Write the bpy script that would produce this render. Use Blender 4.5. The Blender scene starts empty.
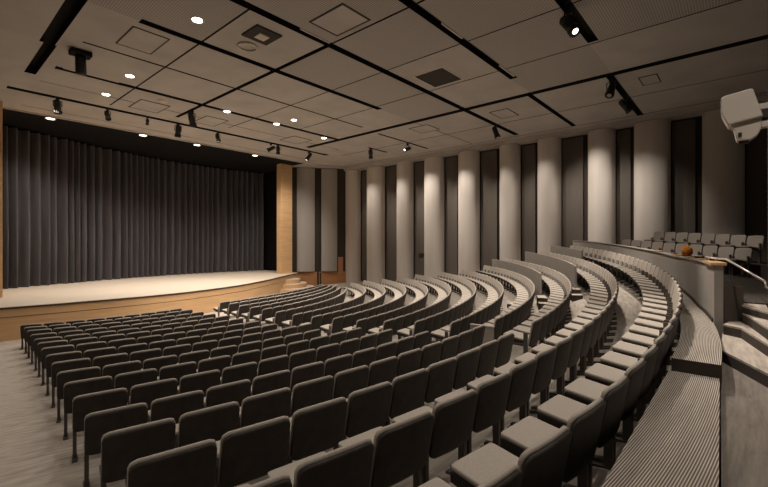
import bpy, bmesh, math, random
import numpy as np
from mathutils import Vector, Matrix
random.seed(7)
COL = bpy.context.scene.collection
SC = bpy.context.scene
PI = math.pi
Z0 = 3.54                      # eye height above the front floor
CEIL = Z0 + 6.1
CX, CY = 5.756, 26.009         # centre of the seating arcs
R17, PITCH = 25.405, 1.051
HK = [2.70,2.63,2.57,2.52,2.46,2.38,2.31,2.25,2.18,2.11,2.02,1.93,1.83,1.68,1.52,1.38,1.26]
SK = [0.04,0.04,-0.03,-0.02,-0.01,-0.12,-0.2,-0.2,-0.16,-0.14,-0.05,0.09,0.17,0.33,0.59,1.01,1.29]
SEAT_H = 0.84
F = 412.0; YAW = math.radians(41.0); HORZ = 243.2

# ------------------------------------------------------------------ materials
def lin(r, g, b): return (r, g, b, 1.0)
def mat(name, col, rough=0.7, spec=0.3, metal=0.0, noise=None, emit=None, bump=None, sheen=0.0):
    m = bpy.data.materials.new(name); m.use_nodes = True
    nt = m.node_tree; b = nt.nodes['Principled BSDF']
    b.inputs['Base Color'].default_value = (*col, 1); b.inputs['Roughness'].default_value = rough
    b.inputs['Specular IOR Level'].default_value = spec; b.inputs['Metallic'].default_value = metal
    if sheen:
        b.inputs['Sheen Weight'].default_value = sheen
    if emit:
        b.inputs['Emission Color'].default_value = (*emit[0], 1); b.inputs['Emission Strength'].default_value = emit[1]
    if noise:   # (scale vector, amount, detail)
        tc = nt.nodes.new('ShaderNodeTexCoord'); mp = nt.nodes.new('ShaderNodeMapping')
        mp.inputs['Scale'].default_value = noise[0]
        nz = nt.nodes.new('ShaderNodeTexNoise'); nz.inputs['Scale'].default_value = 1.0; nz.inputs['Detail'].default_value = noise[2]
        rm = nt.nodes.new('ShaderNodeMapRange'); rm.inputs['From Min'].default_value = .3; rm.inputs['From Max'].default_value = .7
        rm.inputs['To Min'].default_value = 1 - noise[1]; rm.inputs['To Max'].default_value = 1 + noise[1]
        mx = nt.nodes.new('ShaderNodeVectorMath'); mx.operation = 'SCALE'; mx.inputs[0].default_value = col
        nt.links.new(tc.outputs['Object'], mp.inputs['Vector']); nt.links.new(mp.outputs['Vector'], nz.inputs['Vector'])
        nt.links.new(nz.outputs['Fac'], rm.inputs['Value']); nt.links.new(rm.outputs['Result'], mx.inputs['Scale'])
        nt.links.new(mx.outputs['Vector'], b.inputs['Base Color'])
        if bump:
            bp = nt.nodes.new('ShaderNodeBump'); bp.inputs['Strength'].default_value = bump; bp.inputs['Distance'].default_value = .01
            nt.links.new(nz.outputs['Fac'], bp.inputs['Height']); nt.links.new(bp.outputs['Normal'], b.inputs['Normal'])
    return m

def polar_carpet(name, col, col2, rib=None, streak=.3):
    """Carpet whose weave follows the seating arcs: streaks (and optional ribs) run along the arc."""
    m = bpy.data.materials.new(name); m.use_nodes = True; nt = m.node_tree; N = nt.nodes; L = nt.links
    b = N['Principled BSDF']; b.inputs['Roughness'].default_value = .95; b.inputs['Specular IOR Level'].default_value = .1
    tc = N.new('ShaderNodeTexCoord'); sub = N.new('ShaderNodeVectorMath'); sub.operation = 'SUBTRACT'; sub.inputs[1].default_value = (CX, CY, 0)
    L.new(tc.outputs['Object'], sub.inputs[0])
    sep = N.new('ShaderNodeSeparateXYZ'); L.new(sub.outputs['Vector'], sep.inputs[0])
    cmb = N.new('ShaderNodeCombineXYZ'); L.new(sep.outputs['X'], cmb.inputs['X']); L.new(sep.outputs['Y'], cmb.inputs['Y'])
    ln = N.new('ShaderNodeVectorMath'); ln.operation = 'LENGTH'; L.new(cmb.outputs['Vector'], ln.inputs[0])
    at = N.new('ShaderNodeMath'); at.operation = 'ARCTAN2'; L.new(sep.outputs['X'], at.inputs[0]); L.new(sep.outputs['Y'], at.inputs[1])
    pol = N.new('ShaderNodeCombineXYZ')
    a = N.new('ShaderNodeMath'); a.operation = 'MULTIPLY'; a.inputs[1].default_value = 26.0; L.new(at.outputs[0], a.inputs[0])
    r = N.new('ShaderNodeMath'); r.operation = 'MULTIPLY'; r.inputs[1].default_value = 9.0; L.new(ln.outputs['Value'], r.inputs[0])
    L.new(a.outputs[0], pol.inputs['X']); L.new(r.outputs[0], pol.inputs['Y'])
    nz = N.new('ShaderNodeTexNoise'); nz.inputs['Scale'].default_value = 1.6; nz.inputs['Detail'].default_value = 6; nz.inputs['Roughness'].default_value = .65
    L.new(pol.outputs['Vector'], nz.inputs['Vector'])
    rm = N.new('ShaderNodeMapRange'); rm.inputs['From Min'].default_value = .5 - streak * .5; rm.inputs['From Max'].default_value = .5 + streak * .5
    L.new(nz.outputs['Fac'], rm.inputs['Value'])
    mx = N.new('ShaderNodeMix'); mx.data_type = 'RGBA'; mx.inputs['A'].default_value = (*col, 1); mx.inputs['B'].default_value = (*col2, 1)
    L.new(rm.outputs['Result'], mx.inputs['Factor'])
    out = mx.outputs['Result']
    if rib:
        w = N.new('ShaderNodeMath'); w.operation = 'MULTIPLY'; w.inputs[1].default_value = 2 * PI / rib; L.new(ln.outputs['Value'], w.inputs[0])
        s = N.new('ShaderNodeMath'); s.operation = 'SINE'; L.new(w.outputs[0], s.inputs[0])
        q = N.new('ShaderNodeMapRange'); q.inputs['From Min'].default_value = -.1; q.inputs['From Max'].default_value = .8; L.new(s.outputs[0], q.inputs['Value'])
        q.inputs['To Min'].default_value = .3; q.inputs['To Max'].default_value = 1.25
        v = N.new('ShaderNodeVectorMath'); v.operation = 'SCALE'; L.new(out, v.inputs[0]); L.new(q.outputs['Result'], v.inputs['Scale'])
        out = v.outputs['Vector']
        bp = N.new('ShaderNodeBump'); bp.inputs['Strength'].default_value = .5; bp.inputs['Distance'].default_value = .004
        L.new(s.outputs[0], bp.inputs['Height']); L.new(bp.outputs['Normal'], b.inputs['Normal'])
    L.new(out, b.inputs['Base Color'])
    return m

M = dict(
    fabric=mat('seat_fabric', (.44,.39,.335), .95, .1, noise=((160,160,160), .12, 2)),
    shell=mat('dark_back_shell', (.050,.042,.0355), .6, .22, noise=((9,9,9), .2, 3)),
    pan=mat('dark_pan', (.03,.025,.021), .6, .3),
    metal=mat('dark_metal', (.085,.072,.06), .5, .4),
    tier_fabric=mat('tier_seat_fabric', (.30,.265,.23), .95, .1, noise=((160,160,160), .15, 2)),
    carpet=polar_carpet('aisle_carpet', (.34,.295,.25), (.54,.475,.405)),
    ribbed=polar_carpet('ribbed_carpet', (.46,.405,.345), (.56,.49,.42), rib=.0165),
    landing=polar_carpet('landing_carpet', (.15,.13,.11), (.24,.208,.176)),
    shaded_carpet=polar_carpet('tier_carpet_shaded', (.05,.043,.037), (.09,.078,.066)),  # shade over the tier floor put into the carpet colour
    curb=mat('curb_face', (.07,.058,.048), .8, .2),
    ceiling=mat('ceiling_panel', (.47,.432,.395), .9, .15, noise=((.9,.9,.9), .08, 3)),
    slot=mat('slot_black', (.012,.010,.009), .8, .2),
    groove=mat('groove_dark', (.05,.042,.036), .8, .2),
    black=mat('stage_black', (.012,.011,.011), .9, .1),
    column=mat('column_plaster', (.55,.50,.45), .85, .15, noise=((2.2,2.2,.25), .06, 4)),
    recess=mat('recess_panel', (.115,.099,.085), .9, .1, noise=((2,2,.3), .08, 3)),
    recess_dark=mat('recess_dark', (.05,.04,.033), .9, .1),
    fabric_panel=mat('acoustic_fabric', (.32,.295,.265), .95, .1, noise=((60,60,60), .08, 2)),
    wood=mat('honey_wood', (.62,.39,.20), .45, .35, noise=((.6,.6,9), .10, 5)),
    wood_dark=mat('wainscot_wood', (.36,.17,.075), .5, .3, noise=((.6,.6,9), .12, 5)),
    wood_edge=mat('stage_edge', (.06,.04,.028), .6, .3),
    stage_floor=mat('stage_boards', (.62,.53,.425), .5, .3, noise=((1.2,14,1), .06, 4)),
    curtain=mat('dark_velvet', (.085,.077,.082), .9, .15, noise=((5,5,.6), .15, 3), sheen=.12),
    parapet=mat('parapet_paint', (.34,.305,.27), .85, .15, noise=((1.5,1.5,1.5), .04, 3)),
    housing=mat('pale_housing', (.55,.49,.42), .5, .35),
    track=mat('fixture_black', (.02,.018,.016), .5, .35),
    chrome=mat('rail_steel', (.62,.56,.50), .3, .5, metal=.6),
    orange=mat('orange_cloth', (.75,.28,.06), .9, .1, noise=((14,14,14), .3, 4)),
    glow=mat('lamp_glow', (.9,.8,.65), .5, .3, emit=((1,.92,.8), 14)),
    glow_soft=mat('lamp_glow_soft', (.9,.8,.65), .5, .3, emit=((1,.92,.8), 4)),
    pale=mat('pale_trim', (.62,.54,.46), .6, .3),
    pier=mat('pier_paint', (.10,.08,.068), .8, .2),
)

def perforated(name, col):
    m = mat(name, col, .9, .15); nt = m.node_tree; N = nt.nodes; L = nt.links
    tc = N.new('ShaderNodeTexCoord'); vo = N.new('ShaderNodeTexVoronoi'); vo.inputs['Scale'].default_value = 16; vo.inputs['Randomness'].default_value = 0.0; vo.voronoi_dimensions = '2D'
    L.new(tc.outputs['Object'], vo.inputs['Vector'])
    r = N.new('ShaderNodeMapRange'); r.inputs['From Min'].default_value = .22; r.inputs['From Max'].default_value = .34; r.inputs['To Min'].default_value = .45; L.new(vo.outputs['Distance'], r.inputs['Value'])
    v = N.new('ShaderNodeVectorMath'); v.operation = 'SCALE'; v.inputs[0].default_value = col; L.new(r.outputs['Result'], v.inputs['Scale'])
    L.new(v.outputs['Vector'], N['Principled BSDF'].inputs['Base Color']); return m
M['perforated'] = perforated('perforated_panel', (.46,.423,.387))
# ------------------------------------------------------------------ mesh helpers
class MB:
    def __init__(s): s.v = []; s.f = []; s.mi = []
    def add(s, vs, fs, mi=0):
        o = len(s.v); s.v += [tuple(p) for p in vs]; s.f += [tuple(i + o for i in q) for q in fs]; s.mi += [mi] * len(fs); return s
    def box(s, x0, x1, y0, y1, z0, z1, mi=0):
        vs = [(x, y, z) for z in (z0, z1) for y in (y0, y1) for x in (x0, x1)]
        return s.add(vs, [(0,2,3,1),(4,5,7,6),(0,1,5,4),(2,6,7,3),(0,4,6,2),(1,3,7,5)], mi)
    def prism(s, poly, z0, z1, mi=0):
        """poly: list of (x, y); z0, z1: numbers or lists"""
        n = len(poly); a = z0 if hasattr(z0, '__len__') else [z0] * n; b = z1 if hasattr(z1, '__len__') else [z1] * n
        area = sum(poly[i][0] * poly[(i+1) % n][1] - poly[(i+1) % n][0] * poly[i][1] for i in range(n))
        if area < 0: poly = poly[::-1]; a = a[::-1]; b = b[::-1]
        vs = [(p[0], p[1], a[i]) for i, p in enumerate(poly)] + [(p[0], p[1], b[i]) for i, p in enumerate(poly)]
        fs = [tuple(range(n-1, -1, -1)), tuple(range(n, 2*n))] + [(i, (i+1) % n, n + (i+1) % n, n + i) for i in range(n)]
        return s.add(vs, fs, mi)
    def tube(s, p, q, r, n=10, r2=None, cap=True, mi=0):
        p = Vector(p); q = Vector(q); d = (q - p).normalized(); a = d.orthogonal().normalized(); b = d.cross(a); r2 = r if r2 is None else r2
        vs = []
        for c, rr in ((p, r), (q, r2)):
            for i in range(n):
                t = 2 * PI * i / n; vs.append(c + (a * math.cos(t) + b * math.sin(t)) * rr)
        fs = [(i, (i+1) % n, n + (i+1) % n, n + i) for i in range(n)]
        if cap: fs += [tuple(range(n-1, -1, -1)), tuple(range(n, 2*n))]
        return s.add(vs, fs, mi)
    def path(s, pts, r, n=8):
        for a, b in zip(pts, pts[1:]): s.tube(a, b, r, n)
        return s
    def mesh(s, name, mats, smooth=False):
        me = bpy.data.meshes.new(name); me.from_pydata(s.v, [], s.f)
        for m in (mats if isinstance(mats, (list, tuple)) else [mats]): me.materials.append(m)
        me.polygons.foreach_set('material_index', s.mi)
        if smooth: me.polygons.foreach_set('use_smooth', [True] * len(s.f))
        me.update(); return me
    def build(s, name, mats, parent=None, smooth=False, **kw):
        return link(name, s.mesh(name, mats, smooth), parent, **kw)
def link(name, me, parent=None, loc=(0,0,0), rz=0.0):
    o = bpy.data.objects.new(name, me); COL.objects.link(o); o.location = loc; o.rotation_euler = (0, 0, rz)
    if parent is not None: o.parent = parent
    return o
def tag(o, label=None, cat=None, group=None, kind=None):
    if label: o['label'] = label
    if cat: o['category'] = cat
    if group: o['group'] = group
    if kind: o['kind'] = kind
    return o
def thing(name, label, cat, loc=(0,0,0), rz=0.0, group=None):
    o = bpy.data.objects.new(name, None); COL.objects.link(o); o.location = loc; o.rotation_euler = (0, 0, rz); o.empty_display_size = .2
    return tag(o, label, cat, group)
def struct(o): o['kind'] = 'structure'; return o
def bevel(o, w=.01, seg=2):
    b = o.modifiers.new('bevel', 'BEVEL'); b.width = w; b.segments = seg; b.limit_method = 'ANGLE'; return o
def catmull(P, n):
    P = [np.array(p, float) for p in P]; P = [2*P[0]-P[1]] + P + [2*P[-1]-P[-2]]; out = []
    for i in range(1, len(P) - 2):
        for j in range(n):
            t = j / n; a, b, c, d = P[i-1:i+3]
            out.append(.5 * ((2*b) + (c-a)*t + (2*a-5*b+4*c-d)*t*t + (3*b-a-3*c+d)*t**3))
    out.append(P[-2]); return out

# ------------------------------------------------------------------ raked floor
def top_h(k, th):
    """Height of a seat-back top below eye level in (fractional) row k at arc angle th."""
    k = min(max(k, 1), 17); i = min(int(k), 16); t = k - i
    g = lambda n: HK[n-1] - SK[n-1] * (min(max(th, -.45), 1.3) + .2006)
    return g(i) * (1 - t) + g(i+1) * t
def row_r(k): return R17 - PITCH * (17 - k)
def polar(x, y): return math.hypot(x - CX, y - CY), math.atan2(x - CX, CY - y)
def k_of(x, y):
    r, th = polar(x, y); r6 = row_r(6)
    if r >= r6: return 17 - (R17 - r) / PITCH
    gap = 5.25 if th < .4 else 5.25 + (max(0, min(1, (th - .4) / .76))) * (.6 - 5.25)
    return 6 - 5 * min(1, (r6 - r) / gap)
def floor_z(x, y):
    r, th = polar(x, y); return Z0 - top_h(k_of(x, y), th) - SEAT_H
WALLX = 24.1
mb = MB()
RS = np.concatenate([np.arange(4.5, 11.2, .45), np.arange(11.2, 28.0, .35)]); TS = np.arange(-.95, 1.56, .028)
idx = {}
for i, r in enumerate(RS):
    for j, t in enumerate(TS):
        x = CX + r * math.sin(t); y = CY - r * math.cos(t); idx[i, j] = len(mb.v); mb.v.append((x, y, floor_z(x, y)))
for i in range(len(RS) - 1):
    for j in range(len(TS) - 1):
        q = [idx[i, j], idx[i+1, j], idx[i+1, j+1], idx[i, j+1]]
        c = np.mean([mb.v[a] for a in q], axis=0)
        if c[0] < WALLX + .3 and c[0] > -9.5 and c[1] < 27.5 and c[1] > -3.5:
            mb.f.append(tuple(q)); mb.mi.append(0)
struct(mb.build('floor', M['carpet'], smooth=True))

# cross-aisle beside the camera, ribbed step platforms behind the last row
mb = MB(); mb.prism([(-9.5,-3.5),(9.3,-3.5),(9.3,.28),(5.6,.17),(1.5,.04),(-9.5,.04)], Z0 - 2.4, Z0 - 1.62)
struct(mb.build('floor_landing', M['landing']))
def arc_prism(mb, r0, r1, t0, t1, zb, zt, n=24, mi=0, mi_top=None):
    vs = []; 
    for i in range(n + 1):
        t = t0 + (t1 - t0) * i / n
        for r, z in ((r0, zb), (r1, zb), (r1, zt), (r0, zt)):
            x = CX + r * math.sin(t); y = CY - r * math.cos(t); vs.append((x, y, z(t) if callable(z) else z))
    fs = []; ms = []
    for i in range(n):
        a = 4 * i; b = a + 4
        for k in range(4):
            fs.append((a + k, b + k, b + (k+1) % 4, a + (k+1) % 4)); ms.append(mi_top if (k == 2 and mi_top is not None) else mi)
    fs += [(0,1,2,3), (4*n+3, 4*n+2, 4*n+1, 4*n)]; ms += [mi, mi]
    o = len(mb.v); mb.v += vs; mb.f += [tuple(i + o for i in f) for f in fs]; mb.mi += ms
    return mb
def far_z(t): return Z0 + np.interp(t, [-.02, .20, .30, .6, .8], [-1.35, -1.35, -1.16, -1.03, -1.0])
struct(MB().prism([(1.5,.655),(5.87,.655),(5.95,.19),(1.5,.055)], Z0 - 2.6, Z0 - 1.512, 0).prism([(1.5,.655),(5.87,.655),(5.95,.19),(1.5,.055)], Z0 - 1.512, Z0 - 1.50, 1).build('floor_step_lower', [M['curb'], M['ribbed']]))
struct(arc_prism(MB(), 25.38, 25.835, .005, .78, Z0 - 2.6, far_z, 40, 0, 1).build('floor_step_upper', [M['curb'], M['ribbed']]))
# small riser blocks between the far ends of the last rows
for k in (13, 14, 15, 16):
    mb = MB()
    r0 = row_r(k) + .12; r1 = row_r(k + 1) - .60
    for (ta, tb, dz) in ((.385, .405, .17), (.405, .44, .30)):
        z = lambda t: floor_z(CX + (r0 + r1) / 2 * math.sin(t), CY - (r0 + r1) / 2 * math.cos(t))
        arc_prism(mb, r0, r1, ta, tb, lambda t: z(t) - .15, lambda t, d=dz, a=ta: z(a) + d, 2, 0, 1)
    struct(mb.build('floor_riser', [M['curb'], M['carpet']]))

# ------------------------------------------------------------------ auditorium seat
def pad(w, h, T0, T1, rc_top, rc_bot, nx=10, nz=8, bow=0.0, edge=.55, arch=0.0):
    """Cushion standing in x-z: front at +y T1, back at y T0, rounded outline; returns MB"""
    mb = MB(); hw = w / 2; vs = []; grid = {}
    xs = [-hw * math.cos(PI * i / nx) for i in range(nx + 1)]
    def col(x):
        d = max(0, abs(x) - (hw - rc_top)); zt = h - (rc_top - math.sqrt(max(0, rc_top**2 - d*d))) - arch * (x / hw)**2
        d = max(0, abs(x) - (hw - rc_bot)); zb = (rc_bot - math.sqrt(max(0, rc_bot**2 - d*d)))
        return zb, zt
    for side in (0, 1):
        for i, x in enumerate(xs):
            zb, zt = col(x)
            for j in range(nz + 1):
                f = (1 - math.cos(PI * j / nz)) / 2; z = zb + (zt - zb) * f
                u = abs(x) / hw; e = min(1, (1 - u**6)) * (1 - abs(2 * f - 1)**8); e = edge + (1 - edge) * max(0, e)
                mid = (T0 + T1) / 2; y = mid + ((T1 - mid) if side else (T0 - mid)) * e + bow * (u * u - 1)
                grid[side, i, j] = len(vs); vs.append((x, y, z))
    fs = []
    for i in range(nx):
        for j in range(nz):
            fs.append((grid[0,i,j], grid[0,i+1,j], grid[0,i+1,j+1], grid[0,i,j+1]))
            fs.append((grid[1,i,j], grid[1,i,j+1], grid[1,i+1,j+1], grid[1,i+1,j]))
    for i in range(nx):
        for j, s in ((0, 1), (nz, -1)):
            q = (grid[0,i,j], grid[1,i,j], grid[1,i+1,j], grid[0,i+1,j]); fs.append(q[::s])
    for j in range(nz):
        for i, s in ((0, -1), (nx, 1)):
            q = (grid[0,i,j], grid[1,i,j], grid[1,i,j+1], grid[0,i,j+1]); fs.append(q[::s])
    return mb.add(vs, fs)
LEAN = math.radians(11)
def lean(mb, z0=.36):
    c, s = math.cos(LEAN), math.sin(LEAN)
    mb.v = [(x, .105 + y * c - z * s, z0 + y * s + z * c) for x, y, z in mb.v]; return mb
W_SEAT = .528; SEAT_PITCH = .56
def seat_meshes(fabric):
    out = []
    b = lean(pad(W_SEAT, .485, 0.0, .04, .05, .05, bow=.02, edge=.62, arch=.014)); out.append(('backrest', b.mesh('backrest', fabric, True)))
    b = lean(pad(W_SEAT - .006, .468, -.022, .004, .05, .05, bow=.02, edge=.8, arch=.012)); out.append(('back_shell', b.mesh('back_shell', M['shell'], True)))
    b = pad(.435, .47, -.022, .022, .025, .03, nz=8, edge=.8)
    b.v = [(x, .125 + z * .99 - y * .13, .448 + y * .99 + z * .13) for x, y, z in b.v]; b.f = [f[::-1] for f in b.f]; out.append(('seat', b.mesh('seat', fabric, True)))
    b = MB(); b.prism([(-.228,.135),(.228,.135),(.228,.575),(-.228,.575)], [.365,.365,.42,.42], [.425,.425,.485,.485]); out.append(('seat_pan', b.mesh('seat_pan', M['pan'])))
    for s in (-1, 1):
        b = MB(); x = s * .243
        b.prism([(x-.018,.13),(x+.018,.13),(x+.018,.20),(x-.018,.20)], -.06, .60)        # upright
        b.prism([(x-.018,.20),(x+.018,.20),(x+.018,.40),(x-.018,.40)], .36, [.40,.40,.395,.395])   # arm under the seat
        b.prism([(x-.026,.02),(x+.026,.02),(x+.026,.34),(x-.026,.34)], -.09, [.022,.022,-.02,-.02])
        out.append(('leg', b.mesh('leg', M['metal'])))
    return out
PARTS = seat_meshes(M['fabric'])
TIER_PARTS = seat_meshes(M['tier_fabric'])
def joined(parts, name):
    mb = MB(); mats = []
    for n, me in parts:
        m = me.materials[0]
        if m not in mats: mats.append(m)
        mb.add([v.co[:] for v in me.vertices], [tuple(p.vertices) for p in me.polygons], mats.index(m))
    return mb, mats
LOD, LOD_MATS = joined(PARTS, 'auditorium_seat')
LOD_MESH = LOD.mesh('auditorium_seat', LOD_MATS, True)
def project(x, y, z):
    d = x * math.cos(YAW) + y * math.sin(YAW); l = x * math.sin(YAW) - y * math.cos(YAW)
    if d < .25: return None
    return 384 + F * l / d, HORZ - F * (z - Z0) / d, d
ORD = ['zeroth','first','second','third','fourth','fifth','sixth','seventh','eighth','ninth','tenth','eleventh','twelfth','thirteenth','fourteenth','fifteenth','sixteenth','seventeenth','eighteenth','nineteenth','twentieth','twenty-first','twenty-second','twenty-third','twenty-fourth','twenty-fifth','twenty-sixth','twenty-seventh','twenty-eighth','twenty-ninth','thirtieth','thirty-first','thirty-second','thirty-third','thirty-fourth','thirty-fifth','thirty-sixth','thirty-seventh','thirty-eighth','thirty-ninth','fortieth','forty-first','forty-second','forty-third','forty-fourth','forty-fifth']
seats = []   # (row, block, index, x, y, z, rz)
def left_end(k): return float(np.interp(k, [1,2,5,9,15,17], [2.38,2.32,2.07,1.67,.97,.3]))
def pitch_at(x): return float(np.interp(x, [1.0, 4.5, 7.5, 9.0], [.635, .575, .53, .54]))
def arc_row(k, xs, t_end, block, first=1):
    R = row_r(k); t = math.asin((xs - CX) / R); n = first
    while True:
        w = pitch_at(CX + R * math.sin(t)); tc = t + w / R / 2
        if t + w / R > t_end + 1e-6: break
        seats.append((k, block, n, CX + (R - (.05 * max(0, 1 - max(0, tc) / .15) if k == 17 else 0)) * math.sin(tc), CY - (R - (.05 * max(0, 1 - max(0, tc) / .15) if k == 17 else 0)) * math.cos(tc), Z0 - top_h(k, tc) - SEAT_H, tc, w / .56)); n += 1; t += w / R
LE_END = {13: 7.05, 14: 7.75, 15: 6.66}
for k in range(1, 16):
    xe = LE_END.get(k, 7.52 - .28 * (k % 2 == 0 and k > 5)); R = row_r(k)
    arc_row(k, left_end(k), math.asin((xe - CX) / R) + .004, 'near')
FAR_END = {6:.85, 7:1.138, 8:1.168, 9:1.125, 10:1.115, 11:1.07, 12:.985, 13:.945, 14:.893, 15:.85, 16:.757, 17:.72}
START = {13: 8.02, 14: 8.05, 15: 7.18}
for k in range(6, 16):
    arc_row(k, START.get(k, float(np.interp(k, [1, 6, 13], [9.2, 8.5, 8.02]))), FAR_END[k], 'far')
arc_row(16, .9, FAR_END[16], 'whole'); arc_row(17, 1.6, FAR_END[17], 'whole')
# the five front rows past the middle aisle flatten out towards the stage steps
R6 = row_r(6); A6 = math.asin((8.5 - CX) / R6)
def front_pt(k, t):
    a = np.array([9.2, 17.8]); b = np.array([13.8, 18.5]); c = np.array([17.9, 20.7])
    p1 = (1-t)**2 * a + 2*t*(1-t) * b + t*t * c
    th = A6 + (FAR_END[6] - A6) * t; p6 = np.array([CX + R6 * math.sin(th), CY - R6 * math.cos(th)])
    s = (k - 1) / 5; return p1 * (1 - s) + p6 * s
for k in range(1, 6):
    ln = 0; last = front_pt(k, 0); cum = [0]; T = np.linspace(0, 1, 200)
    for t in T[1:]:
        p = front_pt(k, t); cum.append(cum[-1] + np.hypot(*(p - last))); last = p
    n = 1; s = SEAT_PITCH / 2
    while s + SEAT_PITCH / 2 <= cum[-1]:
        t = float(np.interp(s, cum, T)); p = front_pt(k, t); d = front_pt(k, min(1, t + .01)) - front_pt(k, max(0, t - .01))
        seats.append((k, 'far', n, p[0], p[1], floor_z(p[0], p[1]), math.atan2(d[1], d[0]), 1.0)); n += 1; s += SEAT_PITCH
# keep the seats the photo can show
def in_frame(s):
    k, blk, n, x, y, z, rz, sc = s; hit = False
    for dx in (-.25, .25):
        for dy in (0, .5):
            for dz in (0, .84):
                p = project(x + dx * math.cos(rz) - dy * math.sin(rz), y + dx * math.sin(rz) + dy * math.cos(rz), z + dz)
                if p and -8 < p[0] < 776 and -8 < p[1] < 492: hit = True
    return hit
seats = [s for s in seats if in_frame(s)]
SHIFT = {}
for k in (16, 17):          # number the two unbroken rows from the first seat in view
    m = min(s[2] for s in seats if s[0] == k); SHIFT[k] = m - 1
def seat_label(s):
    k, blk, n = s[:3]
    if k == 17: return 'dark-backed theatre seat in the rearmost row, ' + ORD[n - SHIFT[17]] + ' from its near end'
    if k == 16: return 'dark-backed theatre seat in the last row but one, ' + ORD[n - SHIFT[16]] + ' from its near end'
    row = ORD[k] + ' row from the stage'
    if blk == 'near': return 'dark-backed theatre seat, ' + row + ', ' + ORD[n] + ' seat in from the side aisle'
    return 'dark-backed theatre seat, ' + row + ', ' + ORD[n] + ' seat past the middle aisle'
def prio(s):
    d = project(s[3], s[4], s[5] + .6)[2]; hidden = (s[0] == 17 and s[6] > .57) or (s[0] == 16 and s[6] > .42) or (s[0] == 15 and s[6] > .47)
    return d + (100 if hidden else 0)
seats.sort(key=prio)
for i, s in enumerate(seats[:300]):
    k, blk, n, x, y, z, rz, sc = s
    grp = {'near': 'seats between the side aisle and the middle aisle', 'far': 'seats past the middle aisle', 'whole': 'seats of the two unbroken rear rows'}[blk]
    if project(x, y, z)[2] < 12.0:
        t = thing('auditorium_seat', seat_label(s), 'seat', (x, y, z), rz, grp)
        t.scale.x = sc
        for nm, me in PARTS: link(nm, me, t)
    else:
        t = tag(link('auditorium_seat', LOD_MESH, None, (x, y, z), rz), seat_label(s), 'seat', grp); t.scale.x = sc
rest = MB()
V = np.array(LOD.v)
for k, blk, n, x, y, z, rz, sc in seats[300:]:
    c, s_ = math.cos(rz), math.sin(rz); W = np.stack([x + V[:,0]*c*sc - V[:,1]*s_, y + V[:,0]*s_*sc + V[:,1]*c, z + V[:,2]], 1)
    o = len(rest.v); rest.v += W.tolist(); rest.f += [tuple(i + o for i in f) for f in LOD.f]; rest.mi += LOD.mi
tag(rest.build('far_theatre_seating', LOD_MATS, smooth=True), 'smallest far rows of dark theatre seats curving up towards the columned wall', 'seating', kind='stuff')
print('SEATS', len(seats))

# row-end panel beside the middle aisle
t14 = math.asin((8.0 - CX) / row_r(14)); R = row_r(14)
o = thing('row_end_panel', 'pale boxed end panel closing the fourteenth row beside the middle aisle', 'panel', (CX + (R-.05)*math.sin(t14), CY - (R-.05)*math.cos(t14), Z0 - top_h(14, t14) - SEAT_H), t14)
bevel(MB().box(-.05, .0, -.02, .50, -.12, .66).build('panel', M['parapet'], o), .012); bevel(MB().box(-.062, .012, -.03, .51, .66, .69).build('cap', M['fabric'], o), .01)

# ------------------------------------------------------------------ parapets before the far raised rows
for k, t0, t1, nm in ((15, .47, .86, 'trim_parapet_1'), (16, .42, .765, 'trim_parapet_2'), (17, .57, .73, 'trim_parapet_3')):
    r = row_r(k) - .68
    fz = lambda t, r=r: floor_z(CX + r*math.sin(t), CY - r*math.cos(t)) - .1
    tz = lambda t, k=k: Z0 - top_h(k, t) - .05
    struct(arc_prism(MB(), r - .07, r, t0, t1, fz, tz, 24).build(nm, M['parapet']))
# great parapet of the side tier
def par_top(t): return Z0 + np.interp(t, [.12,.235,.314,.39,.47,.667,.75], [-.37,-.385,-.36,-.27,-.18,.07,.15])
PT = struct(arc_prism(MB(), 25.84, 25.96, .12, .73, Z0 - 2.4, par_top, 40).build('wall_tier_parapet', M['parapet']))
struct(arc_prism(MB(), 25.825, 25.84, .125, .72, lambda t: far_z(t) - .02, lambda t: far_z(t) + .07, 40).build('baseboard_parapet', M['curb']))
cap = struct(arc_prism(MB(), 25.81, 25.99, .168, .73, lambda t: par_top(t), lambda t: par_top(t) + .022, 40).build('trim_parapet_cap', M['parapet']))
ce = tag(arc_prism(MB(), 25.79, 26.0, .118, .165, lambda t: par_top(t) + .002, lambda t: par_top(t) + .045, 4).build('wooden_cap_block', M['wood']), 'short tan wooden block capping the stair end of the tier parapet', 'cap block')
for i, t in enumerate((.195, .25, .30, .37)):
    tag(arc_prism(MB(), 25.82, 25.97, t, t + .014, lambda q: par_top(q) + .024, lambda q: par_top(q) + .055, 2).build('wooden_cap_block', M['wood']),
        ['small tan wooden block on the parapet, next after the end block', 'small tan wooden block on the parapet, just before the orange cloth', 'small tan wooden block on the parapet, just beyond the orange cloth', 'small tan wooden block on the parapet, farthest from the handrail'][i], 'cap block', 'wooden blocks along the parapet')
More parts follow.
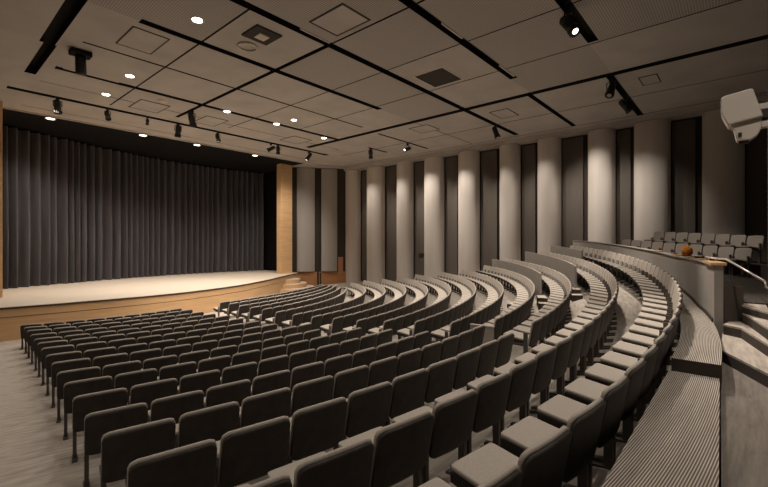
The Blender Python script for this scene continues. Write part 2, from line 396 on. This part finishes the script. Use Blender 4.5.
# return wall at the end of the parapet, stairs, pier
struct(MB().prism([(8.87,.22),(9.06,-.02),(9.16,.04),(8.98,.30)], Z0 - 1.8, Z0 - .72).build('wall_stair_return', M['pier']))
st = MB()
for poly, z in (([(7.3,.22),(6.2,-.26),(6.0,-1.4),(7.98,-1.4),(7.98,-.3),(9.2,-.3),(9.2,.22),(8.7,.24)], 1.46),
                ([(8.55,.23),(8.36,.01),(7.18,-.26),(7.0,-1.4),(7.98,-1.4),(7.98,-.3),(9.2,-.3),(9.2,.12)], 1.30),
                ([(8.93,.0),(8.62,-.08),(7.56,-.26),(7.5,-1.4),(7.98,-1.4),(7.98,-.3),(9.3,-.3),(9.3,.0)], 1.14),
                ([(8.95,.0),(8.5,-.2),(8.3,-.3),(9.4,-.3),(9.4,.0)], 1.02)):
    st.prism(poly, Z0 - z - .16, Z0 - z - .028, 0); st.prism(poly, Z0 - z - .028, Z0 - z, 1)
struct(st.build('floor_stairs', [M['curb'], M['carpet']]))
struct(MB().box(8.02, 8.7, -1.6, -.30, Z0 - 1.7, CEIL).build('wall_stair_pier', M['pier']))

# ------------------------------------------------------------------ side tier: floor and two rows
PHI = .87; TD = np.array([math.cos(PHI), math.sin(PHI)]); ND = np.array([math.sin(PHI), -math.cos(PHI)])
U0 = np.array([17.15, -.28])
def tier_base(row, s): return Z0 - 1.07 + .37 * row + .063 * s
def tier_poly(n0, n1, s0, s1): return [tuple(U0 + TD*s0 + ND*n0), tuple(U0 + TD*s1 + ND*n0), tuple(U0 + TD*s1 + ND*n1), tuple(U0 + TD*s0 + ND*n1)]
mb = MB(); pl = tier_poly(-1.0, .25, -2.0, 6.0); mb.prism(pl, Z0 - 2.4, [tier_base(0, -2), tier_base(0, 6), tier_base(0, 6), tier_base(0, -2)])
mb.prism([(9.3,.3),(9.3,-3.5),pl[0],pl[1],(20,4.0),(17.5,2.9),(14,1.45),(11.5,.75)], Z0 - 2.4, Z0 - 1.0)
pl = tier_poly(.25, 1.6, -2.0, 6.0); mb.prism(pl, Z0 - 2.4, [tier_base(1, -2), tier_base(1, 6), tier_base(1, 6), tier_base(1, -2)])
struct(mb.build('floor_tier', M['shaded_carpet']))
for row, (s0, n) in enumerate(((.28, 10), (.75, 8))):
    for i in range(n):
        s = s0 + i * SEAT_PITCH; p = U0 + TD * s + ND * (.0 + 1.02 * row)
        t = thing('tier_seat', 'pale-fronted folding seat in the side tier, ' + ('row just behind the parapet' if row == 0 else 'raised second row') + ', ' + ORD[i+1] + ' from the stairs', 'seat', (p[0], p[1], tier_base(row, s)), PHI, 'seats of the side tier')
        t.scale = (.97, 1.0, 1.08)
        for nm, me in TIER_PARTS: link(nm, me, t)
# handrail
hr = thing('handrail', 'pale steel handrail sloping down from the tier parapet beside the stairs', 'handrail', (8.9,.05,Z0-1.0))
def rel(o, P): return [tuple(Vector(p) - o.location) for p in P]
top = [(CX + 25.9*math.sin(t), CY - 25.9*math.cos(t), par_top(t) + .10) for t in (.187, .172, .155, .14)]
MB().path(rel(hr, top + [(9.0,.20,Z0-.27),(8.16,-.255,Z0-.56)]), .017).build('rail', M['chrome'], hr, True)
for p in (top[0], top[1]): MB().path(rel(hr, [p, (p[0], p[1], p[2] - .085)]), .010).build('post', M['chrome'], hr, True)
MB().path(rel(hr, [(8.16,-.255,Z0-.56),(8.14,-.26,Z0-.64),(8.14,-.302,Z0-.64)]), .012).build('wall_bracket', M['chrome'], hr, True)
MB().tube(*rel(hr, [(8.14,-.302,Z0-.64),(8.14,-.285,Z0-.64)]), .035, 12).build('bracket_plate', M['chrome'], hr, True)
# orange cloth on the parapet
oc = MB(); tt = .275; px, py = CX + 25.93*math.sin(tt), CY - 25.93*math.cos(tt); zt = par_top(tt) + .03
nu, nv = 14, 10; vs = []
for i in range(nu):
    for j in range(nv):
        a = 2*PI*i/nu; b = PI*(j+.5)/nv - PI/2
        r = .15 * (1 + .22*math.sin(3*a+2*b) + .12*math.sin(7*a-5*b+1) + .1*random.uniform(-1,1))
        vs.append((px + r*math.cos(a)*math.cos(b), py + r*.75*math.sin(a)*math.cos(b), zt + .155 + r*.75*math.sin(b)))
oc.add(vs, [(i*nv+j, ((i+1)%nu)*nv+j, ((i+1)%nu)*nv+j+1, i*nv+j+1) for i in range(nu) for j in range(nv-1)] + [tuple(i*nv for i in range(nu))[::-1], tuple(i*nv+nv-1 for i in range(nu))])
tag(oc.build('crumpled_cloth', M['orange'], smooth=True), 'crumpled bright orange cloth lying on the tier parapet before the seats', 'cloth')

# ------------------------------------------------------------------ stage
ST = Z0 - 2.32
lip = catmull([(-3.5,21.6),(0,20.5),(2.13,20.15),(4.4,19.88),(7.4,19.85),(9.43,20.2),(12.13,21.15),(15.2,23.0),(17.6,24.75),(20.1,26.35)], 6)
def offset(P, d):
    P = np.array(P); T = np.gradient(P, axis=0); T /= np.hypot(T[:,0], T[:,1])[:,None]; return P + np.stack([T[:,1], -T[:,0]], 1) * d
def strip(mb, P, z0, z1, thick, mi=0):
    A = offset(P, thick); n = len(P); vs = []
    for i in range(n):
        for q, z in ((P[i], z0), (A[i], z0), (A[i], z1), (P[i], z1)): vs.append((q[0], q[1], z))
    fs = []
    for i in range(n - 1):
        a = 4*i; b = a+4
        for k in range(4): fs.append((a+k, b+k, b+(k+1)%4, a+(k+1)%4))
    fs += [(0,1,2,3), (4*n-1,4*n-2,4*n-3,4*n-4)]
    return mb.add(vs, fs, mi)
stage = thing('stage', None, None); stage['kind'] = 'structure'; stage['label'] = 'curved wooden stage with pale board floor before the dark curtain'; del stage['label']
poly = [tuple(p) for p in lip] + [(20.1, 33.2), (-3.5, 33.2)]
struct(MB().prism(poly, ST - .10, ST).build('stage_floor', M['stage_floor'], stage))
struct(strip(MB(), lip, ST - .075, ST - .012, .05).build('stage_edge', M['wood_edge'], stage))
struct(strip(MB(), lip, ST - .36, ST - .075, .02).build('stage_band', M['wood'], stage))
struct(strip(MB(), [tuple(p) for p in offset(lip, -.03)], ST - .385, ST - .36, .02).build('stage_joint', M['wood_edge'], stage))
ap = strip(MB(), [tuple(p) for p in offset(lip, -.01)], -.2, ST - .385, .02)
struct(ap.build('stage_apron', M['wood'], stage))
struct(MB().prism([(20.08,26.33),(20.14,26.33),(20.14,28.2),(20.08,28.2)], -.2, ST - .01).build('stage_side', M['wood'], stage))
# curved steps up to the stage
sp = thing('stage_steps', 'low curved wooden steps leading up to the far end of the stage', 'steps', (18.6, 24.6, 0))
for i, (r, h) in enumerate(((1.75, .30), (1.25, .60), (.8, .90))):
    c = (18.4, 25.4); pl = [(c[0] + r * math.cos(a) * 1.15, c[1] + r * math.sin(a)) for a in np.linspace(-PI*.83, PI*.12, 18)] + [(c[0] + .4, c[1] + .6)]
    b = MB(); b.prism([(x - 18.6, y - 24.6) for x, y in pl], -.05, h - .04, 0); b.prism([(x - 18.6, y - 24.6) for x, y in pl], h - .04, h, 1)
    b.build('step', [M['wood'], M['stage_floor']], sp)
# curtain
cp = catmull([(.6,27.0),(1.8,27.6),(3.1,28.3),(5.6,29.3),(8.0,30.3),(11.8,31.3),(16.0,31.5),(19.9,31.0)], 160)
cp = np.array(cp); seg = np.hypot(*np.diff(cp, axis=0).T); S = np.concatenate([[0], np.cumsum(seg)])
N = 1500; ss = np.linspace(0, S[-1], N); X = np.interp(ss, S, cp[:,0]); Y = np.interp(ss, S, cp[:,1])
rng = np.random.RandomState(4); ph = np.zeros(N); w = np.interp(ss, np.arange(0, S[-1] + .5, .5), rng.uniform(9.0, 19, int(S[-1] / .5) + 2)[:len(np.arange(0, S[-1] + .5, .5))])
ph = np.cumsum(w) * (ss[1] - ss[0]); amp = np.interp(ss, np.arange(0, S[-1] + .4, .4), rng.uniform(.18, .38, len(np.arange(0, S[-1] + .4, .4))))
T = np.gradient(np.stack([X, Y], 1), axis=0); T /= np.hypot(T[:,0], T[:,1])[:,None]
mb = MB(); rowsz = [(ST + .015, 1.0), (ST + .5, 1.0), (ST + 2.5, .95), (ST + 5.5, .9), (Z0 + 5.95, .8)]
for z, g in rowsz:
    sn = np.sin(ph + .25 * math.sin(z)); off = amp * g * np.sign(sn) * np.abs(sn) ** .75 + .03 * np.sin(ph * .37 + 1)
    for i in range(N): mb.v.append((X[i] + T[i,1]*off[i], Y[i] - T[i,0]*off[i], z))
for j in range(len(rowsz) - 1):
    for i in range(N - 1): mb.f.append((j*N+i, j*N+i+1, (j+1)*N+i+1, (j+1)*N+i)); mb.mi.append(0)
tag(mb.build('stage_curtain', M['curtain'], smooth=True), 'tall dark grey pleated velvet curtain closing the back of the stage', 'curtain')
# proscenium
b = bevel(MB().box(18.45, 19.5, 26.4, 26.95, ST, CEIL).build('column_proscenium_far', M['wood']), .02); struct(b)
struct(MB().box(0.6, 2.60, 23.9, 27.0, -.2, CEIL).build('column_proscenium_near', M['wood']))
struct(MB().box(-4, 24.2, 33.0, 33.3, 0, CEIL + .3).build('wall_stage_rear', M['black']))
struct(MB().box(-4, 20.2, 25.0, 33.1, CEIL - .05, CEIL + .3).build('ceiling_stage', M['black']))
struct(MB().box(20.18, 20.4, 27.75, 33.1, -.2, CEIL).build('wall_stage_side', M['black']))
struct(MB().box(-4, 19.6, 24.93, 25.02, CEIL - .06, CEIL + .02).build('trim_proscenium', M['ceiling']))
# splayed wall between stage and columns: two fabric panels over wood
A = np.array([19.5, 27.35]); B = np.array([24.2, 23.75]); d = (B - A) / np.hypot(*(B - A)); nrm = np.array([-d[1], d[0]]) * -1
def splay(name, s0, s1, z0, z1, m, out=0.0, th=.08, curve=0.0):
    n = 10; mb = MB(); pts = []
    for i in range(n + 1):
        s = s0 + (s1 - s0) * i / n; e = curve * (1 - (2 * i / n - 1)**2); pts.append(A + d * s + nrm * (out + e))
    back = [A + d * s1 + nrm * (out - th), A + d * s0 + nrm * (out - th)]
    mb.prism([tuple(p) for p in pts + back], z0, z1); return mb.build(name, m)
struct(splay('wall_splay', 0, 5.9, -.2, CEIL, M['recess_dark']))
struct(splay('wall_wainscot', .35, 5.6, -.2, ST + .02, M['wood_dark'], .06))
struct(splay('wall_wainscot_post', 2.5, 2.66, -.2, CEIL - .1, M['recess_dark'], .10))
struct(splay('wall_wainscot_end', 4.2, 4.6, -.2, ST + 1.2, M['wood_dark'], .10))
PANELS = []
for s0, s1, lab in ((.92, 2.33, 'tall grey acoustic panel beside the wooden proscenium pillar'), (2.85, 4.12, 'tall grey acoustic panel between the first one and the columns')):
    PANELS.append(tag(splay('acoustic_panel', s0, s1, ST + .06, CEIL - .12, M['fabric_panel'], .12, .06, .16), lab, 'panel', 'acoustic panels beside the stage'))
struct(splay('wall_wainscot_slit', 2.72, 2.84, -.05, ST - .05, M['recess_dark'], .08, .04))

# ------------------------------------------------------------------ column wall
struct(MB().box(WALLX, WALLX + .3, -9.5, 27, -.2, CEIL).build('wall_columns', M['recess_dark']))
cols = [(.63,.76),(3.3,.78),(5.46,.69),(8.05,.71),(10.3,.72),(13.05,.84),(15.7,.88),(18.2,.82),(21.05,1.0),(23.55,.92)]
cols = [(y + float(np.interp(y, [3, 10, 21], [.02, .28, .45])), h - float(np.interp(y, [3, 10, 21], [.02, .10, .17]))) for y, h in cols]
cols = [(-4.4,.78),(-1.9,.78)] + cols
for i, (yc, hw) in enumerate(cols):
    pts = [(WALLX - .2, yc + hw)] + [(WALLX - .25 - .62 * math.sin(PI * j / 20)**.8, yc + hw * math.cos(PI * j / 20)) for j in range(21)] + [(WALLX - .2, yc - hw)]
    struct(MB().prism(pts[::-1], -.3, CEIL - .22).build('column', M['column'])).data.polygons.foreach_set('use_smooth', [len(p.vertices) == 4 for p in bpy.data.objects[-1].data.polygons] if False else [False] * 24)
for o in [o for o in COL.objects if o.name.startswith('column') and not o.name.startswith('column_p')]:
    for p in o.data.polygons: p.use_smooth = len(p.vertices) == 4
    o.data.set_sharp_from_angle(angle=math.radians(40))
# recess panels between columns
for i in range(len(cols) - 1):
    y0 = cols[i][0] + cols[i][1]; y1 = cols[i+1][0] - cols[i+1][1]
    if y1 - y0 > .35:
        struct(MB().box(WALLX - .12, WALLX - .02, y0 + .22 * (y1-y0), y1 - .04, -.2, CEIL - .3).build('wall_recess_panel', M['recess']))
tag(bevel(MB().box(WALLX - .17, WALLX - .115, 17.1, 17.5, Z0 - 1.0, Z0 - .72).build('wall_plate', M['track']), .01), 'small dark rectangular plate on the wall between two columns', 'wall plate')

# ------------------------------------------------------------------ ceiling with slots and grooves
slots = []   # x0, x1, y0, y1, depth
def sy(y, x0, x1, w, dp=.22): slots.append((x0, x1, y - w/2, y + w/2, dp))
def sx(x, y0, y1, w, dp=.22): slots.append((x - w/2, x + w/2, y0, y1, dp))
sy(21.66, 2.48, 18.96, .36); sy(17.97, 3.3, 16.47, .30); sy(15.08, 3.43, 15.63, .10); sy(12.45, 4.14, 14.04, .28)
sy(9.58, 3.2, 22.4, .28); sy(6.38, 7.2, 14.67, .28); sy(3.4, 9.0, 13.56, .30); sy(15.3, 17.1, 21.9, .17); sy(18.0, 19.2, 21.0, .18)
sy(6.6, 16.73, 22.64, .22); sy(3.65, 16.73, 22.84, .26)
sx(16.62, -6, 20.9, .36); sx(8.46, 9.72, 20.64, .17); sx(5.8, 9.72, 21.1, .06, .1); sx(11.05, 1.5, 20.5, .05, .1); sx(13.68, -4, 17.86, .05, .1)
sx(19.75, -4, 21.0, .05, .1); sx(8.46, 6.0, 9.44, .07, .1); sx(2.82, 16.0, 19.3, .32, .3); sx(2.74, 11.8, 16.0, .38, .3); sx(22.7, -6, 24, .05, .08)
sy(19.9, 3.2, 18.4, .045, .08); sy(24.0, 3.2, 20.0, .045, .08); sy(12.5, 16.73, 22.6, .04, .08); sy(9.65, 16.73, 22.6, .04, .08) if False else None
def fixed_box(x0, x1, y0, y1, dp=.06): pass
CX0, CX1, CY0, CY1 = -9.5, 23.2, -9.5, 24.98
xs = sorted(set([CX0, CX1] + [a for s in slots for a in s[:2]])); ys = sorted(set([CY0, CY1] + [a for s in slots for a in s[2:4]]))
mb = MB(); dep = {}
for i in range(len(xs) - 1):
    for j in range(len(ys) - 1):
        xc = (xs[i] + xs[i+1]) / 2; yc = (ys[j] + ys[j+1]) / 2
        dep[i, j] = max([s[4] for s in slots if s[0] < xc < s[1] and s[2] < yc < s[3]], default=0)
vid = {}
def PANEL(x, y):   # which whole ceiling panels are perforated
    i = int(np.searchsorted([2.98, 5.8, 8.46, 11.05, 13.68, 16.62], x)); j = int(np.searchsorted([-4, 3.4, 6.38, 9.58, 12.45], y))
    return 1 <= i <= 5 and 1 <= j <= 4 and (i, j) not in ((2, 4), (5, 1), (4, 3), (5, 3))
def V3(x, y, z):
    k = (round(x, 4), round(y, 4), round(z, 4))
    if k not in vid: vid[k] = len(mb.v); mb.v.append((x, y, z))
    return vid[k]
for (i, j), dp in dep.items():
    x0, x1, y0, y1 = xs[i], xs[i+1], ys[j], ys[j+1]; z = CEIL + dp
    mb.f.append((V3(x0,y0,z), V3(x0,y1,z), V3(x1,y1,z), V3(x1,y0,z))); mb.mi.append(1 if dp else (2 if PANEL((x0 + x1) / 2, (y0 + y1) / 2) else 0))
    for (di, dj), (a, b) in {(1,0): ((x1,y0),(x1,y1)), (0,1): ((x0,y1),(x1,y1))}.items():
        o = dep.get((i+di, j+dj))
        if o is not None and abs(o - dp) > 1e-6:
            z2 = CEIL + o; mb.f.append((V3(*a, z), V3(*b, z), V3(*b, z2), V3(*a, z2))); mb.mi.append(1)
struct(mb.build('ceiling', [M['ceiling'], M['slot'], M['perforated']]))
struct(MB().box(CX0, WALLX + .3, CY0, 27, CEIL + .35, CEIL + .45).build('ceiling_slab', M['black']))
struct(MB().box(23.2, WALLX, -9.5, 26, CEIL - .20, CEIL + .1).build('trim_cornice', M['ceiling']))
struct(MB().prism([(19.6,25.0),(23.2,23.9),(24.2,23.9),(24.2,26.5),(19.6,27.6)], CEIL - .06, CEIL + .1).build('ceiling_corner', M['ceiling']))
struct(MB().box(-9.5, 23.3, 24.6, 24.95, CEIL - .0, CEIL + .05).build('trim_ceiling', M['ceiling'])) if False else None

# ceiling fittings
def frame_rect(name, label, cat, x0, x1, y0, y1, w=.04, m='groove', fill=None, group=None, z=CEIL):
    o = thing(name, label, cat, ((x0+x1)/2, (y0+y1)/2, z), 0, group); a, b = (x1-x0)/2, (y1-y0)/2
    f = MB(); f.box(-a, a, -b, -b+w, -.018, .01); f.box(-a, a, b-w, b, -.018, .01); f.box(-a, -a+w, -b+w, b-w, -.018, .01); f.box(a-w, a, -b+w, b-w, -.018, .01)
    f.build('frame', M[m], o)
    MB().box(-a+w, a-w, -b+w, b-w, -.012, .008).build('hatch' if fill is None else 'grille', M[fill or 'ceiling'], o); return o
frame_rect('ceiling_vent', 'dark square grille set in the ceiling beside the long middle slot', 'vent', 12.05, 13.5, 7.8, 9.1, .05, 'pale', 'groove')
frame_rect('access_panel', 'large pale ceiling hatch at the crossing of two slots', 'hatch', 7.2, 8.25, 7.65, 9.0, .05)
for (x0, x1, y0, y1, lab) in ((17.4, 18.6, 12.2, 13.4, 'ceiling hatch beyond the long cross slot, nearer the stage'), (17.7, 19.0, 8.0, 8.9, 'ceiling hatch between the cross slot and the short slot by the columns'), (17.6, 18.6, 2.3, 2.9, 'small ceiling hatch close above the wall with the pale housing'), (14.3, 15.6, 19.2, 20.6, 'ceiling hatch over the front rows beside the outermost slot'),
        (9.3, 10.4, 19.3, 20.8, 'ceiling hatch between the two slots facing the stage middle'), (6.4, 7.6, 19.2, 20.7, 'ceiling hatch near the hanging dark spotlight bar'), (4.1, 5.1, 12.9, 14.4, 'ceiling hatch next to the hanging black cylinder')):
    frame_rect('access_panel', lab, 'hatch', x0, x1, y0, y1, .035, 'groove', None, 'ceiling hatches')
o = thing('ceiling_projector', 'square grille and ring of the speaker set in the dark ceiling panel', 'speaker', (6.75, 10.6, CEIL))
bevel(MB().box(-.42,.42,-.42,.42,-.05,.01).build('plate', M['groove'], o), .02); MB().box(-.16,.16,-.16,.16,-.09,-.05).build('grille', M['pale'], o)
r = MB(); n = 20
for a in range(n): r.tube((.1+.28*math.cos(2*PI*a/n), .95+.28*math.sin(2*PI*a/n), -.03), (.1+.28*math.cos(2*PI*(a+1)/n), .95+.28*math.sin(2*PI*(a+1)/n), -.03), .035, 6)
r.build('ring', M['pale'], o, True); o.name = 'ceiling_speaker'

def disc(name, r, z0, z1, m, parent, n=20): return MB().tube((0,0,z0), (0,0,z1), r, n).build(name, m, parent, True)
LAMPS = []
def downlight(x, y, label, r=.13, glow='glow', z=CEIL, power=500, blend=.8, ang=120):
    o = thing('downlight', label, 'ceiling light', (x, y, z), 0, 'recessed downlights')
    t = MB(); n = 24
    for i in range(n):
        a, b = 2*PI*i/n, 2*PI*(i+1)/n
        vs = [(q*math.cos(c), q*math.sin(c), zz) for c in (a, b) for q, zz in ((r, -.002), (r+.05, -.02), (r+.05, .01))]
        t.add(vs, [(0,1,4,3), (1,2,5,4)])
    t.build('trim_ring', M['pale'], o, True); disc('lens', r, -.012, .004, M[glow], o)
    LAMPS.append((x, y, z - .06, power, ang, blend))
for (x, y, p, lab) in ((5.15,11.24,1,'bright round downlight in the dotted panel near the square speaker'), (5.26,16.85,1,'round downlight closest beneath the hanging black cylinder'), (5.27,19.69,1,'round downlight between the cylinder and the stage track'),
        (9.63,18.01,1,'round downlight in the slot past the short spotlight bar'), (12.3,17.98,1,'round downlight in the slot halfway along the stage'), (12.47,16.75,1,'round downlight in the panel below the slot halfway along'), (15.75,18.3,1,'round downlight near the meeting of the two slots')):
    downlight(x, y, lab, glow='glow', power=p, z=CEIL - .0)
for i, x in enumerate((4.47, 8.57, 11.6, 15.6)):
    downlight(x, 25.35, 'oval-looking white downlight in the black stage soffit, ' + ORD[i+1] + ' from the near pillar', .17, 'glow_soft', CEIL - .05, 2)
downlight(7.1, 18.75, 'faint unlit-looking round downlight in the panel above the stage track', .16, 'pale', CEIL, 0)

def spotlight(x, y, label, aim, size=1.0, lit=True, drop=.12, group='track spotlights'):
    """Track spotlight: clamp, yoke, barrel and lens pointed along aim"""
    o = thing('track_spotlight', label, 'spotlight', (x, y, CEIL - drop), 0, group); a = Vector(aim).normalized(); s = size
    MB().box(-.05*s,.05*s,-.05*s,.05*s,-.03,drop+.1).build('clamp', M['track'], o)
    c = Vector((0, 0, -.24*s)); side = a.cross(Vector((0,0,1))); side = side.normalized() if side.length > .05 else Vector((1,0,0))
    y_ = MB()
    for q in (-1, 1): y_.tube(c + side*q*.125*s, Vector((0,0,-.03)) + side*q*.125*s, .014*s, 6)
    y_.tube(Vector((0,0,-.03)) - side*.125*s, Vector((0,0,-.03)) + side*.125*s, .014*s, 6); y_.build('yoke', M['track'], o)
    b = MB(); b.tube(c - a*.2*s, c + a*.14*s, .10*s, 14, .11*s); b.tube(c + a*.14*s, c + a*.24*s, .125*s, 14, .13*s, cap=True); b.tube(c - a*.26*s, c - a*.2*s, .06*s, 14, .10*s); b.build('barrel', M['track'], o, True)
    disc_ = MB().tube(c + a*.235*s, c + a*.245*s, .06*s, 14).build('lens', M['glow_soft'] if lit else M['pale'], o, True)
    return o
SPOTS = [((4.05,21.62),'spotlight at the near end of the stage track',(.15,.5,-.85),1.15,False), ((5.85,21.62),'second spotlight along the stage track, dark twin box',(.3,.6,-.5),.9,False), ((7.5,21.62),'small spotlight third along the stage track',(0,.3,-1),.6,False),
    ((8.93,21.62),'spotlight with yoke fourth along the stage track',(.1,.4,-.9),1.2,False), ((11.03,21.62),'stubby spotlight fifth along the stage track',(.4,.4,-.6),.95,False), ((14.4,21.62),'paired spotlight near the far end of the stage track',(-.6,.4,-.4),1.0,False), ((14.9,21.62),'spotlight just beyond the paired one on the stage track',(.2,.3,-.9),1.0,False),
    ((17.3,21.62),'spotlight at the far tip of the stage track',(-.3,.3,-.6),1.1,True), ((8.5,19.1),'long black spotlight hanging from the short cross bar',(.35,.25,-.9),1.25,False),
    ((19.4,18.0),'spotlight aimed back from the shortest wall slot',(.4,.3,-.85),1.1,True), ((19.9,15.4),'bright spotlight on the slot facing the seventh column',(-.8,.2,-.3),1.0,True), ((19.74,9.55),'spotlight hanging where the long slot nears the columns',(.1,-.3,-.9),1.2,False),
    ((17.0,3.65),'spotlight by the meeting of slots above the side tier',(-.5,.1,-.8),1.25,False), ((19.46,3.65),'spotlight near the wall end of the slot above the side tier',(.3,-.5,-.7),1.25,False), ((11.25,3.4),'large spotlight with glowing lens on the nearest ceiling slot',(-.25,-.55,-.75),1.3,True)]
for (x, y), lab, aim, s, lit in SPOTS: spotlight(x, y, lab, aim, s, lit)
o = thing('hanging_loudspeaker', 'black cylinder hanging below the ceiling at the near end of a slot', 'loudspeaker', (3.55, 15.85, CEIL))
bevel(MB().box(-.28,.28,-.2,.2,-.16,.0).build('mount', M['slot'], o), .03); MB().tube((0,0,-.16),(.02,.02,-.72),.15,16,.15).build('barrel', M['track'], o, True)
# short lamp bars seen glinting in the slots
for (x0, y0, x1, y1, lab) in ((3.5,17.86,5.2,17.86,'thin pale lamp bar at the near end of the second stage slot'), (7.3,9.5,8.4,9.5,'thin pale lamp bar in the long slot just past the crossing'), (9.7,6.3,10.8,6.3,'thin pale lamp bar at the near end of the slot by the vent'), (13.3,6.3,14.5,6.3,'thin pale lamp bar at the far end of the slot by the vent'), (17.4,21.5,18.4,21.5,'thin pale lamp bar at the far tip of the stage track')):
    tag(MB().box(x0, x1, y0 - .025, y0 + .025, CEIL - .005, CEIL + .05).build('ceiling_lamp_bar', M['pale']), lab, 'lamp bar', 'lamp bars in the ceiling slots')

# pale housing on the pier
h = thing('wall_camera_housing', 'pale rounded camera housing on a bracket high beside the stair pier', 'camera housing', (7.85, .02, Z0 + 1.85), math.radians(-88)); h.scale = (.93, .93, .96)
def extr(P, y0, y1, sh=.94):
    q = [(x * sh, z * sh) for x, z in P]
    return MB().add([(x, y0, z) for x, z in P] + [(x, y1, z) for x, z in q], [tuple(range(len(P))), tuple(range(2*len(P)-1, len(P)-1, -1))] + [(i, len(P)+i, len(P)+(i+1)%len(P), (i+1)%len(P)) for i in range(len(P))])
prof = [(-.235,.255),(-.20,.285),(.10,.33),(.14,.325),(.255,-.10),(-.145,-.165),(-.19,-.07),(-.235,.045)]
bevel(extr(prof, -.16, .26).build('hood', M['housing'], h), .022, 3)
low = [(-.115,-.155),(.25,-.10),(.235,-.27),(.195,-.355),(.12,-.41),(-.045,-.405),(-.075,-.25)]
bevel(extr(low, -.11, .20).build('lower_body', M['housing'], h), .02, 3)
MB().box(-.03,.015,-.125,-.10,-.35,-.29).build('lens_window', M['track'], h)
MB().box(-.02,.10,-.06,.06,-.432,-.40).build('base_plate', M['track'], h)
for z in (.03, -.235): bevel(MB().box(.17,.42,-.02,.10,z,z+.09).build('bracket', M['housing'], h), .01)
bevel(MB().box(.21,.42,-.03,.11,-.10,.02).build('bracket_joint', M['groove'], h), .01)

# unseen sides of the hall
struct(MB().box(-9.8, -9.5, -9.5, 34, -.3, CEIL).build('wall_near_side', M['recess']))
struct(MB().box(-9.8, WALLX + .3, -9.8, -9.5, -.3, CEIL).build('wall_rear', M['recess']))
struct(MB().box(-9.6, .7, 26.5, 26.8, -.2, CEIL).build('wall_stage_near', M['wood_dark']))

# ------------------------------------------------------------------ lights
def light(kind, loc, energy, col=(1,.90,.80), aim=None, **kw):
    L = bpy.data.lights.new('lamp', kind); L.energy = energy; L.color = col
    for k, v in kw.items(): setattr(L, k, v)
    o = bpy.data.objects.new('lamp', L); COL.objects.link(o); o.location = loc
    if aim is not None: o.rotation_euler = (Vector(aim) - Vector(loc)).to_track_quat('-Z', 'Y').to_euler()
    return o
for x, y, z, p, ang, bl in LAMPS:
    if p: light('SPOT', (x, y, z), (420 if x < 5.5 else 700) if p == 1 else 900, aim=(x, y, 0) if p == 1 else (x, y + 1.2, 0), spot_size=math.radians(ang), spot_blend=.9, shadow_soft_size=.1)
# house fill spots added to brighten the hall, not tied to fixtures
for x, y, e, ang in ((12,14,800,130),(16.6,15,900,120),(19.7,12,800,110),(14,10,1000,110),(18.5,7.5,1100,95),(15,4.4,1900,75),(9,9,600,130),(8.5,14.5,700,130),(5,6,380,130),(9.5,3.4,600,110),(5,-.6,720,110),(2.5,9.58,90,120),(-3,10,380,150),(-3,2,300,150),(12,-5,250,120)):
    light('SPOT', (x, y, CEIL - .1), e, aim=(x, y, 0), spot_size=math.radians(ang), spot_blend=1.0, shadow_soft_size=.2)
light('SPOT', (13.3, 3.4, CEIL - .3), 1050, aim=(18.8, 1.5, Z0 - .4), spot_size=math.radians(44), spot_blend=.8, shadow_soft_size=.12)  # added spot brightening the tier seats, no fixture there
light('SPOT', (11.14, 3.15, CEIL - .71), 1500, aim=(8.0, -.1, Z0 - 1.3), spot_size=math.radians(50), spot_blend=.9, shadow_soft_size=.02)
light('SPOT', (9.0, 12.45, CEIL - .2), 1400, aim=(11, 21, .6), spot_size=math.radians(60), spot_blend=.9, shadow_soft_size=.15)  # added spot brightening the stage apron, without a fixture
# wall washers on the columns
for x, y, ty, tz, e in ((19.7,3.3,3.6,5.2,200),(19.7,5.8,5.5,6.0,520),(20.2,8.4,8.1,5.8,300),(20.6,10.5,10.3,5.6,240),(20.6,13.2,13.0,6.0,420),(20.6,15.8,15.7,6.2,420),(20.6,18.3,18.2,6.0,300),(20.6,21.0,21.0,5.8,260)):
    light('SPOT', (x, y + 1.3, CEIL - .45), e * 1.6, aim=(23.3, ty + .2, tz), spot_size=math.radians(62), spot_blend=.9, shadow_soft_size=.12)
# stage lights from the track
for x in (4, 7.5, 11, 14.5): light('SPOT', (x, 21.6, CEIL - .4), 680, aim=(x + .6, 25.5, ST), spot_size=math.radians(75), spot_blend=.8, shadow_soft_size=.12)
light('SPOT', (16.5, 21.6, CEIL - .4), 900, aim=(18.8, 26.4, ST + 3), spot_size=math.radians(70), spot_blend=.9, shadow_soft_size=.12)
w = bpy.data.worlds.new('World'); SC.world = w; w.use_nodes = True
w.node_tree.nodes['Background'].inputs[0].default_value = (.5, .45, .4, 1); w.node_tree.nodes['Background'].inputs[1].default_value = .1

# ------------------------------------------------------------------ camera
cam = bpy.data.cameras.new('camera'); co = bpy.data.objects.new('camera', cam); COL.objects.link(co)
cam.sensor_width = 36; cam.lens = F / 768 * 36; cam.shift_y = (243.5 - HORZ) / 768 * -1; cam.clip_start = .05
co.location = (0, 0, Z0); co.rotation_euler = (PI / 2, 0, YAW - PI / 2)
SC.camera = co
SC.view_settings.view_transform = 'Standard'; SC.view_settings.look = 'None'; SC.view_settings.gamma = 1; SC.view_settings.use_curve_mapping = False
SC.view_settings.exposure = 0.26
SC.cycles.max_bounces = 8; SC.cycles.diffuse_bounces = 5
